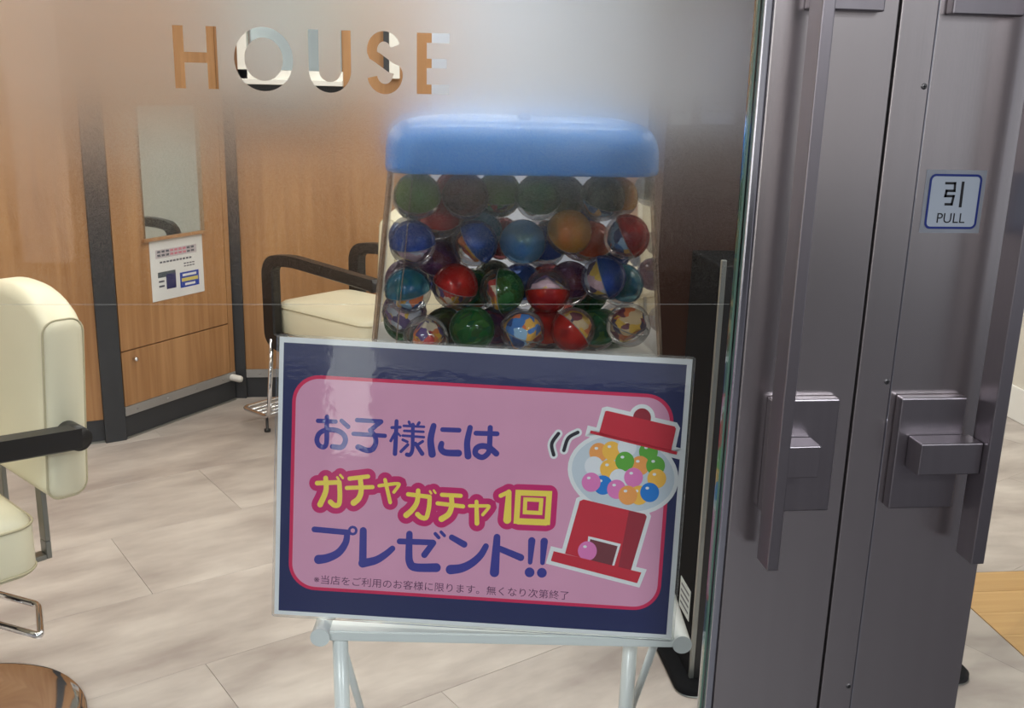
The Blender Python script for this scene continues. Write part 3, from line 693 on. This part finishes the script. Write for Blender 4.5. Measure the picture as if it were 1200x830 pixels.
# capsules
CR = .0366
PAL = {}
def shellcol(name, rgb): 
    c = lin(rgb); t = tuple(.22+.78*v for v in c)
    PAL[name] = thin_clear('capsule_'+name, t, ior=1.5, rough=.08, gloss=.7, body=.34, body_col=tuple(min(1, v*1.25+.02) for v in c))
for nme, rgb in dict(blue=(20, 100, 200), red=(214, 34, 32), green=(30, 130, 60), teal=(40, 150, 180), lightblue=(110, 180, 225), yellow=(235, 180, 50), darkgreen=(60, 92, 50), orange=(235, 110, 40), lime=(130, 180, 80), purple=(120, 60, 120), brown=(120, 62, 50)).items(): shellcol(nme, rgb)
def insert_mat(name, cols):
    m, nt, N, L, b = new_mat('insert_'+name)
    tc = N.new('ShaderNodeTexCoord'); oi = N.new('ShaderNodeObjectInfo'); ad = N.new('ShaderNodeVectorMath'); ad.operation = 'ADD'
    ml = N.new('ShaderNodeVectorMath'); ml.operation = 'SCALE'; ml.inputs[0].default_value = (3, 7, 5)
    L.new(oi.outputs['Random'], ml.inputs['Scale']); L.new(tc.outputs['Object'], ad.inputs[0]); L.new(ml.outputs[0], ad.inputs[1])
    vo = N.new('ShaderNodeTexVoronoi'); vo.inputs['Scale'].default_value = 62; vo.inputs['Randomness'].default_value = 1
    wv = N.new('ShaderNodeTexNoise'); wv.inputs['Scale'].default_value = 40; wv.inputs['Detail'].default_value = 4
    mx = N.new('ShaderNodeVectorMath'); mx.operation = 'MULTIPLY_ADD'; mx.inputs[1].default_value = (.02, .02, .02)
    L.new(wv.outputs['Color'], mx.inputs[0]); L.new(ad.outputs[0], mx.inputs[2]); L.new(mx.outputs[0], vo.inputs['Vector'])
    L.new(ad.outputs[0], wv.inputs['Vector'])
    sep = N.new('ShaderNodeSeparateColor'); L.new(vo.outputs['Color'], sep.inputs[0])
    rp = N.new('ShaderNodeValToRGB'); rp.color_ramp.interpolation = 'CONSTANT'
    e = rp.color_ramp.elements; k = len(cols)
    e[0].position = 0; e[0].color = (*lin(cols[0]), 1); e[1].position = 1/k; e[1].color = (*lin(cols[1]), 1)
    for i in range(2, k): q_ = e.new(i/k); q_.color = (*lin(cols[i]), 1)
    L.new(sep.outputs[0], rp.inputs[0]); L.new(rp.outputs[0], b.inputs['Base Color']); b.inputs['Roughness'].default_value = .35
    return m
INS = {'warm': insert_mat('warm', [(230,170,40),(200,50,40),(240,220,190),(226,120,40),(90,60,120)]),
       'cool': insert_mat('cool', [(60,120,190),(150,190,220),(240,180,70),(30,60,120),(230,120,60)]),
       'green': insert_mat('green', [(80,150,60),(200,60,50),(230,190,60),(60,110,140),(120,60,60)]),
       'violet': insert_mat('violet', [(150,110,170),(230,190,200),(240,200,80),(90,70,120),(220,225,235)]),
       'stripe': insert_mat('stripe', [(226,196,150),(120,40,60),(240,190,70),(70,60,90),(225,120,60)])}
def half(name, m):
    bm = bmesh.new(); n = 20; prev = None; rings_ = []
    for i in range(8):
        a = math.pi/2*i/8; rings_.append([bm.verts.new((CR*math.cos(a)*math.cos(2*math.pi*j/n), CR*math.cos(a)*math.sin(2*math.pi*j/n), CR*math.sin(a))) for j in range(n)])
    tp = bm.verts.new((0, 0, CR))
    for A, B in zip(rings_, rings_[1:]):
        for j in range(n): bm.faces.new((A[j], A[(j+1) % n], B[(j+1) % n], B[j]))
    for j in range(n): bm.faces.new((rings_[-1][j], rings_[-1][(j+1) % n], tp))
    bmesh.ops.recalc_face_normals(bm, faces=bm.faces[:])
    me = bpy.data.meshes.new(name); bm.to_mesh(me); bm.free(); me.materials.append(m)
    for p in me.polygons: p.use_smooth = True
    return me
HALF = {k: half('colored_half', v) for k, v in PAL.items()}; HALF['clear'] = half('clear_half', M['capclear'])
bm = bmesh.new(); tube_bm(bm, [((CR-.0006)*math.cos(2*math.pi*i/28), (CR-.0006)*math.sin(2*math.pi*i/28), 0) for i in range(28)], .0009, 6, closed=True)
bmesh.ops.recalc_face_normals(bm, faces=bm.faces[:]); RIM = bpy.data.meshes.new('rim'); bm.to_mesh(RIM); bm.free(); RIM.materials.append(thin_clear('capsule_rim', (.85, .85, .88), body=.3))
for p in RIM.polygons: p.use_smooth = True
def paper(seed):
    rr_ = random.Random(seed); bm = bmesh.new(); bmesh.ops.create_icosphere(bm, subdivisions=3, radius=.031)
    ax = [Vector((rr_.uniform(-1, 1), rr_.uniform(-1, 1), rr_.uniform(-1, 1))).normalized() for _ in range(9)]; dd = [rr_.uniform(.018, .028) for _ in ax]
    for v in bm.verts:
        for a_, d_ in zip(ax, dd):
            k = v.co.dot(a_)
            if k > d_: v.co -= a_*(k-d_)
        v.co *= 1 + rr_.uniform(-.03, .03)
    me = bpy.data.meshes.new('insert'); bm.to_mesh(me); bm.free(); return me
PAPER = {}
for i, k in enumerate(INS):
    PAPER[k] = []
    for j in range(2): pm = paper(i*5+j); pm.materials.append(INS[k]); PAPER[k].append(pm)
# px, py, colour, insert, tilt of the coloured cap (x, y, z), depth layer
CAPS = [
 (457,380,'purple','violet',(0,.6,.6),0,'lavender capsule at the far left of the bottom row in the globe'),
 (489,381,'clear','warm',(.2,-.3,1),0,'clear capsule with red and yellow paper, bottom row beside the lavender one'),
 (547,384,'green','green',(0,-.8,.4),0,'dark green capsule in the bottom row of the globe'),
 (611,388,'clear','cool',(.3,-.2,1),0,'clear capsule with blue and orange paper in the middle of the bottom row'),
 (670,387,'red','stripe',(-.7,-.2,-.6),0,'red capsule with striped paper in the bottom row'),
 (735,382,'clear','stripe',(.3,-.2,1),0,'clear capsule with yellow paper at the right end of the bottom row'),
 (463,324,'teal','cool',(-.2,-.2,1),0,'blue-topped capsule against the left globe wall, second row'),
 (509,337,'red','warm',(.3,-.2,1),0,'red-topped capsule with yellow paper in the second row'),
 (581,341,'green','warm',(.9,-.3,.1),0,'green and orange capsule near the middle of the second row'),
 (645,341,'red','violet',(0,-.3,-1),0,'red-bottomed capsule with white paper in the second row'),
 (702,327,'blue','violet',(.8,-.2,.3),0,'blue-sided capsule with pink paper in the second row'),
 (744,334,'teal','cool',(.2,-.5,.6),1,'teal capsule against the right globe wall, second row'),
 (477,281,'blue','violet',(-.1,-.2,1),0,'blue-topped capsule with pink paper at the left of the third row'),
 (516,263,'red','warm',(0,-.5,.8),1,'dark red capsule peeking out behind the third row'),
 (553,283,'blue','warm',(.8,-.3,.6),0,'deep blue capsule with red and yellow paper in the third row'),
 (616,276,'lightblue','cool',(0,-.8,.5),0,'pale blue capsule in the middle of the third row'),
 (672,270,'yellow','warm',(.2,-.7,.5),0,'yellow capsule right of the pale blue one, third row'),
 (727,278,'red','cool',(.9,-.3,.5),0,'red-rimmed capsule at the right end of the third row'),
 (572,247,'teal','cool',(0,-.5,.8),1,'teal capsule behind the deep blue one'),
 (478,226,'lime','green',(0,-.6,.7),0,'pale green capsule at the top left under the lid'),
 (530,226,'brown','green',(0,-.7,.6),0,'brown-green capsule in the top row under the lid'),
 (576,224,'lime','green',(0,-.4,.9),1,'light green capsule half hidden in the top row'),
 (624,222,'green','green',(0,-.6,.7),0,'deep green capsule in the middle of the top row'),
 (660,232,'darkgreen','green',(0,-.6,.7),1,'olive green capsule behind the top row'),
 (712,233,'darkgreen','cool',(.2,-.4,.8),0,'grey-green capsule at the right of the top row'),
 (748,236,'yellow','green',(.2,-.4,.8),1,'yellowish capsule in the top right corner of the globe'),
 (520,300,'purple','violet',(0,-.5,.8),1,'purple capsule seen through a gap behind the red-topped one'),
 (545,335,'green','cool',(0,-.5,.8),1,'dark green capsule behind the second row'),
 (614,335,'blue','green',(0,-.5,.8),1,'blue capsule behind the middle of the second row'),
 (674,325,'purple','warm',(0,-.5,.8),1,'purple capsule behind the right of the second row'),
 (580,385,'purple','stripe',(0,-.5,.8),1,'purple capsule behind the gap right of the dark green one'),
 (640,385,'red','warm',(0,-.5,.8),1,'red capsule behind the bottom row'),
 (702,385,'green','cool',(0,-.5,.8),1,'green capsule behind the right of the bottom row'),
 (518,385,'darkgreen','warm',(0,-.5,.8),1,'olive capsule behind the left of the bottom row'),
 (645,290,'blue','cool',(0,-.5,.8),1,'blue capsule behind the pale blue one'),
 (700,280,'orange','warm',(0,-.5,.8),1,'orange capsule behind the yellow and the red-rimmed ones'),
]
for k, (x, y) in enumerate([(x, y) for y in (385, 335, 285, 240) for x in (475, 530, 585, 640, 695, 740)]):
    CAPS.append((x, y, ('green', 'purple', 'blue', 'darkgreen', 'red')[k % 5], ('cool', 'warm', 'green', 'violet')[k % 4], (R.uniform(-1, 1), -.4, R.uniform(-1, 1)), 2.1, 'capsule of the rear layer, only glimpsed between the front capsules'))
pos = []
for c in CAPS:
    Y = MY-HD+CR+.004 + c[5]*.062; p = at_y(c[0], c[1], Y); pos.append(Vector((p.x, Y, p.z)))
def inside(p):
    hx, hy = gl_h(p.z)
    p.x = min(max(p.x, MX-hx+CR+.009), MX+hx-CR-.009); p.y = min(max(p.y, MY-hy+CR+.002), MY+hy-CR-.002); p.z = min(max(p.z, GB+.0065+CR), GT-CR-.003)
tgt = [p.copy() for p in pos]
for it in range(260):
    for i in range(len(pos)):
        for j in range(i+1, len(pos)):
            d = pos[j]-pos[i]; l = d.length or 1e-5; ov = 2*CR+.0012-l
            if ov > 0:
                n_ = d/l; n_.y *= 1.5; pos[i] -= n_*ov*.5; pos[j] += n_*ov*.5
    for i, p in enumerate(pos):
        if it < 170: p += (tgt[i]-p)*.04
        inside(p)
for c, p in zip(CAPS, pos):
    e = empty('capsule', p, label=c[6], cat='capsule', group='toy capsules in the clear globe')
    q_ = Vector(c[4]).normalized().to_track_quat('Z', 'Y'); e.rotation_mode = 'QUATERNION'; e.rotation_quaternion = q_
    h1 = link('colored_half', HALF[c[2]], None, e); h2 = link('clear_half', HALF['clear'], None, e); h2.rotation_euler = (math.pi, 0, 0)
    link('rim', RIM, None, e); link('insert', R.choice(PAPER[c[3]]), None, e)

# ------------------------------------------------------------------ wooden partitions / styling stations
PA = empty('partition_panel', (-1.115, 3.004, 0), math.radians(20), label='tall wooden partition behind the near cream chair', cat='partition')
box('wood_panel', -1.9, -.075, 0, .05, .1, 2.12, M['wood'], PA)
box('base_plinth', -1.9, -.075, .004, .05, 0, .0999, M['charcoal'], PA)
box('floor_trim', -1.9, -.075, -.004, .0035, 0, .008, M['silver'], PA)
AB = math.atan2(.821, .571)
pc = struct(box('trim_2', -.085, -.002, -.006, .07, 0, 2.12, M['charcoal'])); pc.location = (-1.105, 3.009, 0); pc.rotation_euler = (0, 0, math.radians(28))
PB = empty('styling_station', (-1.105, 3.017, 0), AB, label='wooden styling station with mirror, drawer and kick strip', cat='cabinet')
box('body', .002, .63, .018, .30, .14, 2.12, M['wood'], PB)
box('upper_panel', .002, .623, 0, .0178, .380, 2.12, M['wood'], PB, bev=.001)
dr = box('drawer_front', .002, .623, 0, .0178, .141, .375, M['wood'], PB, bev=.001)
box('filler_strip', .6245, .655, -.001, .0178, .141, 2.12, M['wood'], PB)
kn = lathe('knob', [(.004, 0), (.004, .012), (.009, .014), (.009, .022), (.004, .024)], M['chrome'], dr, 20); kn.rotation_euler = (math.pi/2, 0, 0); kn.location = (.062, 0, .338)
ks = box('kick_strip', -.002, .655, -.004, .018, .101, .1405, M['alu'], PB)
for k in range(4):
    s = lathe('screw', [(.004, 0), (.003, .002)], M['chrome'], ks, 10); s.rotation_euler = (math.pi/2, 0, 0); s.location = (.06+.17*k, -.004, .12)
box('toe_kick', -.002, .655, .002, .018, 0, .1008, M['charcoal'], PB)
box('floor_trim', -.002, .655, -.004, .0015, 0, .008, M['silver'], PB)
mi = box('mirror_glass', .165, .50, -.008, -.0005, .832, 1.37, M['mirror'], PB)
box('mirror_ledge', .15, .505, -.016, -.0005, .818, .8315, M['wood'], PB, bev=.001)
bs = lathe('wall_bumper', [(.014, 0), (.016, .004), (.016, .05), (.012, .06), (.005, .062)], M['white'], None, 20)
bs.matrix_world = Matrix.Translation((-.752, 3.535, .118)) @ Matrix.Rotation(math.radians(100), 4, 'Y') @ Matrix.Rotation(.2, 4, 'X')
tag(bs, 'small white rubber bumper low on the corner of wooden station', 'bumper')
# notice
po = empty('notice_sheet', (-1.105, 3.017, 0), AB, label='white printed notice on wooden station below the mirror', cat='notice')
PM = dict(w=mat('notice_white', (228, 230, 230), rough=.4), g=mat('notice_grey', (196, 190, 196), rough=.5), r=mat('notice_rose', (206, 120, 140), rough=.5), k=mat('notice_ink', (84, 88, 100), rough=.5), b=mat('notice_blue', (30, 66, 168), rough=.5), n=mat('notice_navy', (40, 44, 96), rough=.5), d=mat('notice_slate', (74, 86, 92), rough=.5), y=mat('notice_yellow', (214, 200, 110), rough=.5))
X0, X1, Zt, Zb = .186, .486, .817, .557
box('sheet', X0, X1, -.0022, -.0004, Zb, Zt, PM['w'], po)
pw, ph = X1-X0, Zt-Zb
def blk(name, u0, u1, v0, v1, m, k=0): return box(name, X0+u0*pw, X0+u1*pw, -.0027-k*.0004, -.00225, Zt-v1*ph, Zt-v0*ph, m, po)
blk('heading_band', .1, .88, .16, .30, PM['g'])
for v in (.195, .255):
    for k in range(9): blk('heading_text', .13+.08*k, .19+.08*k, v-.018, v+.018, PM['r'] if 2 < k < 7 else PM['k'], 1)
for k in range(10): blk('line_text', .17+.062*k, .215+.062*k, .355, .385, PM['k'])
for k in range(4): blk('caption_text', .62+.055*k, .66+.055*k, .445, .465, PM['k']); blk('caption_text', .62+.055*k, .66+.055*k, .49, .51, PM['k'])
blk('picture_slate', .12, .45, .53, .62, PM['d']); blk('picture_navy', .27, .45, .58, .83, PM['n'], 1)
for v in (.67, .75): blk('picture_text', .13, .23, v, v+.03, PM['k'])
blk('blue_card', .53, .90, .60, .86, PM['b'])
blk('card_title', .58, .85, .63, .67, PM['w'], 1); blk('card_band', .56, .88, .70, .76, PM['y'], 1); blk('card_line', .62, .82, .79, .83, PM['w'], 1)
# back station
YC = 3.585
tr3 = struct(box('trim_3', -.738, -.684, YC-.014, YC+.06, 0, 2.12, M['charcoal']))
PC = empty('back_station', (0, YC, 0), label='wooden station behind the far chair with white shelf mirror', cat='cabinet')
box('wood_panel', -.683, .196, 0, .05, .141, 2.12, M['wood'], PC)
kc = box('kick_strip', -.683, .196, -.004, .05, .101, .1405, M['alu'], PC)
for k in range(6):
    s = lathe('screw', [(.004, 0), (.003, .002)], M['chrome'], kc, 10); s.rotation_euler = (math.pi/2, 0, 0); s.location = (-.62+.15*k, -.004, .12)
box('toe_kick', -.683, .196, .002, .05, 0, .1008, M['charcoal'], PC)
fr = box('mirror_frame', -.655, -.615, -.05, -.0005, 1.47, 2.1, M['white'], PC)
box('mirror_glass', -.6145, -.205, -.012, -.0005, 1.525, 2.1, M['mirror'], PC)
box('teal_reflection', -.262, -.228, -.018, -.0125, 1.525, 2.1, mat('teal_reflection_color', (118, 170, 156), rough=.15, coat=.5), PC)  # green reflection in the mirror, painted as a coloured strip over the glass
sh = box('shelf', -.655, -.20, -.12, -.0005, 1.462, 1.485, M['white'], PC, bev=.002); box('shelf_lip', -.655, -.20, -.05, -.0006, 1.4852, 1.524, M['white'], sh)
box('under_shelf', -.655, -.20, -.06, -.0005, 1.36, 1.4615, M['charcoal'], PC)
wc = empty('wall_cabinet', (0, YC, 0), label='narrow white wall box with dark edge on the back station', cat='cabinet')
box('body', 0.005, .052, -.04, -.0005, 1.50, 2.05, M['white'], wc, bev=.003); box('dark_edge', -.020, .0045, -.035, -.0005, 1.53, 2.05, M['charcoal'], wc)

# far bright shelving behind, seen through the frosting
bc = empty('white_cabinet', (.62, 5.2, 0), label='tall white cabinet at the rear seen through frosted glass', cat='cabinet')
box('carcass', -.42, .42, 0, .4, .06, 2.2, M['bluewall'], bc)
box('door', -.41, -.003, -.02, -.0005, .1, 2.18, M['bluewall'], bc, bev=.003); box('door', .003, .41, -.02, -.0005, .1, 2.18, M['bluewall'], bc, bev=.003)
box('plinth', -.42, .42, .02, .4, 0, .0595, M['charcoal'], bc)

# ------------------------------------------------------------------ dark panel wall + kiosk at the right
struct(box('wall_pier', .735, 1.55, 1.50, 1.70, 0, ZC, M['wood_dark']))
def sheet(x0, x1, z0_, z1_, rgb, label, lines):
    e = empty('notice_sheet', ((x0+x1)/2, 1.4995, z0_), label=label, cat='notice'); wd = (x1-x0)/2; hh = z1_-z0_
    box('paper', -wd, wd, -.002, 0, 0, hh, mat('sheet_paper', rgb, rough=.5), e)
    for k in range(lines): box('text_line', -wd*.8, wd*(.2+.6*R.random()), -.0026, -.0021, hh*(.9-.8*k/lines)-.004, hh*(.9-.8*k/lines)+.004, PM['k'], e)
sheet(.745, .800, 1.40, 1.545, (196, 200, 206), 'small pale notice on the dark pier right of the blue lid', 6)
sheet(.828, .918, 1.405, 1.548, (178, 184, 208), 'lower bluish notice on the dark pier beside the door', 6)
sheet(.835, .925, 1.565, 1.73, (186, 190, 214), 'upper bluish notice on the dark pier beside the door', 7)
KX = .762
ko = empty('floor_kiosk', (KX, 1.02, 0), label='black floor-standing kiosk behind the steel door', cat='kiosk')
loft('base_plate', [[(x+.36, y+.17, z) for x, y in rrect(.40-i_, .20-i_, .045, 6)] for z, i_ in ((.004, 0), (.018, 0), (.022, .004))], M['blackgloss'], ko)
loft('base_rim', [[(x+.36, y+.17, z) for x, y in rrect(.402-i_, .202-i_, .046, 6)] for z, i_ in ((0, .002), (.0036, 0))], M['silver'], ko)
box('cabinet', 0, .66, .035, .262, .0225, 1.10, M['blackgloss'], ko, bev=.004)
box('front_frame', .0, .012, .022, .0345, .0225, 1.115, M['silver'], ko, bev=.002); box('front_frame', .648, .66, .022, .0345, .0225, 1.115, M['silver'], ko, bev=.002)
box('front_panel', .0125, .6475, .024, .0345, .0225, 1.10, M['black'], ko)
sk = box('side_label', -.0012, -.0003, .06, .15, .165, .25, mat('label_pale', (190, 200, 200), rough=.4), ko)
for k in range(4): box('label_line', -.0017, -.0013, .07, .14, .18+.017*k, .186+.017*k, PM['k'], sk)

# ------------------------------------------------------------------ salon chairs
def cushion(name, x0, x1, y0, y1, zf, r, m, parent, nz=None):
    pass
def salon_chair(name, loc, facing, label):
    c = empty(name, loc, math.atan2(facing[1], facing[0]), label=label, cat='chair', group='cream salon chairs')
    lathe('base', [(.300, 0), (.303, .006), (.301, .016), (.293, .022), (.275, .0235), (.267, .026), (.2, .030), (.09, .038), (.06, .05), (.05, .07)], M['chrome'], c, 64, center=(-.10, 0, 0))
    lathe('column', [(.042, .06), (.042, .30), (.036, .301), (.036, .425)], M['chrome'], c, 28, center=(-.10, 0, 0))
    box('seat_plate', -.16, .16, -.15, .15, .425, .4395, M['black'], c, bev=.004)
    # seat
    rings_ = []
    for z, i_ in ((.44, .012), (.444, .003), (.46, 0), (.545, 0), (.565, .006), (.577, .020), (.583, .05), (.586, .10)):
        rings_.append([(x+.02, y, z) for x, y in rrect(.292-i_, .212-i_, .055, 8)])
    s = loft('seat', rings_, M['cream'], c)
    for z in (.452, .556):
        tube('piping', [(x+.02, y, z) for x, y in rrect(.2925-(.0008 if z < .5 else -.0005), .2125, .055, 8)], .0028, M['piping'], s, 6, closed=True)
    # backrest, leaning a little, crowned top
    rings_ = []
    nb = 12
    for k in range(nb+1):
        yy = -.19 + .38*k/nb
        zt_ = 1.045 - .055*(abs(yy)/.19)**2.6
        lo_ = .59
        ring_ = []
        for x, z in rrect(.045, (zt_-lo_)/2, .030, 5):
            zz = z+(zt_+lo_)/2; ring_.append((-.345 + x - (zz-.59)*.06, yy, zz))
        rings_.append(ring_)
    def shr(ring_, f):
        cx = sum(p[0] for p in ring_)/len(ring_); cz = sum(p[2] for p in ring_)/len(ring_)
        return [(cx+(p[0]-cx)*f, p[1], cz+(p[2]-cz)*(1-(1-f)*.18)) for p in ring_]
    r0 = [(p[0], p[1]-.010, p[2]) for p in shr(rings_[0], .70)]; r1 = [(p[0], p[1]+.010, p[2]) for p in shr(rings_[-1], .70)]
    bk = loft('backrest', [r0] + [shr(rings_[0], .96)] + rings_[1:-1] + [shr(rings_[-1], .96)] + [r1], M['cream'], c)
    for rg in (rings_[0], rings_[-1]):
        tube('piping', [(p[0], p[1], p[2]) for p in shr(rg, .965)], .0026, M['piping'], bk, 6, closed=True)
    for s_ in (-1, 1):
        box('back_bracket', -.325, -.313, s_*.11-.016, s_*.11+.016, .47, .62, M['silver'], c, bev=.002)
        box('bracket_foot', -.3125, -.10, s_*.11-.016, s_*.11+.016, .4265, .4385, M['silver'], c, bev=.002)
        box('bracket_riser', -.325, -.3128, s_*.11-.016, s_*.11+.016, .427, .4695, M['silver'], c, bev=.002)
        # black armrest: rises from the seat front, bends over and runs back to the backrest
        path = bent([(-.355, 0, .742), (.14, 0, .776), (.272, 0, .758), (.268, 0, .43), (.20, 0, .415)], .075, 7)
        bm = bmesh.new(); prev = None; wy = .024
        for i, p in enumerate(path):
            a = path[max(i-1, 0)]; b = path[min(i+1, len(path)-1)]; t = (b-a).normalized(); nn = Vector((-t.z, 0, t.x))
            th = .024 + .010*min(1, max(0, (i-9)/6))
            prof = [(wy, th), (wy, -th*.8), (wy*.7, -th), (-wy*.7, -th), (-wy, -th*.8), (-wy, th*.8), (-wy*.7, th), (wy*.7, th)]
            rg = [bm.verts.new(p + Vector((0, s_*.242+dy, 0)) + nn*dz) for dy, dz in prof]
            if prev:
                for j in range(8): bm.faces.new((prev[j], prev[(j+1) % 8], rg[(j+1) % 8], rg[j]))
            else: bm.faces.new(rg[::-1])
            prev = rg
        bm.faces.new(prev)
        ar = from_bm('armrest', bm, M['black'], c, False)
        pv = lathe('pivot_bolt', [(.026, -.045), (.026, .0215), (.012, .022), (.010, .0235), (.002, .0235)], M['black'], ar, 24)
        pv.rotation_euler = (math.pi/2*(-s_), 0, 0); pv.location = (-.353, s_*.242, .742)
    # footrest
    fr_ = tube('footrest_frame', bent([(.26, -.26, .43), (.30, -.26, .07), (.48, -.26, .075), (.48, .26, .075), (.30, .26, .07), (.26, .26, .43)], .03, 5), .0095, M['chrome'], c, 12)
    for k in range(4): tube('footrest_rod', [(.325+.037*k, -.255, .072), (.325+.037*k, .255, .072)], .0055, M['chrome'], fr_, 8)
    for s_ in (-1, 1): lathe('foot_pad', [(.014, 0), (.014, .012), (.006, .013), (.006, .066)], M['black'], fr_, 16, center=(.32, s_*.255, 0))
    return c
ch1 = salon_chair('salon_chair', (-1.094, .903, 0), (-.76, -.65), 'nearest cream salon chair, cropped by the left edge, on round chrome base')
ch2 = salon_chair('salon_chair', (-.126, 3.033, 0), (-.70, .714), 'far cream salon chair with black armrest, behind the machine')
# lever loop of the near chair
ia = Matrix.Rotation(-math.atan2(-.65, -.76), 3, 'Z')
def toc(p): return ia @ (Vector(p)-Vector((-1.094, .903, 0)))
def atz(x, y, z): d = ray(x, y); return CAM + d*((z-CAM.z)/d.z)
lz = .35
p1, p2 = atz(45, 709, lz), atz(48, 746, lz); dv = (atz(0, 697, lz)-p1).normalized()
tube('lever_loop', bent([toc(p1+dv*.26), toc(p1), toc(p2), toc(p2+dv*.26)], .018, 6), .0075, M['chrome'], ch1, 12)
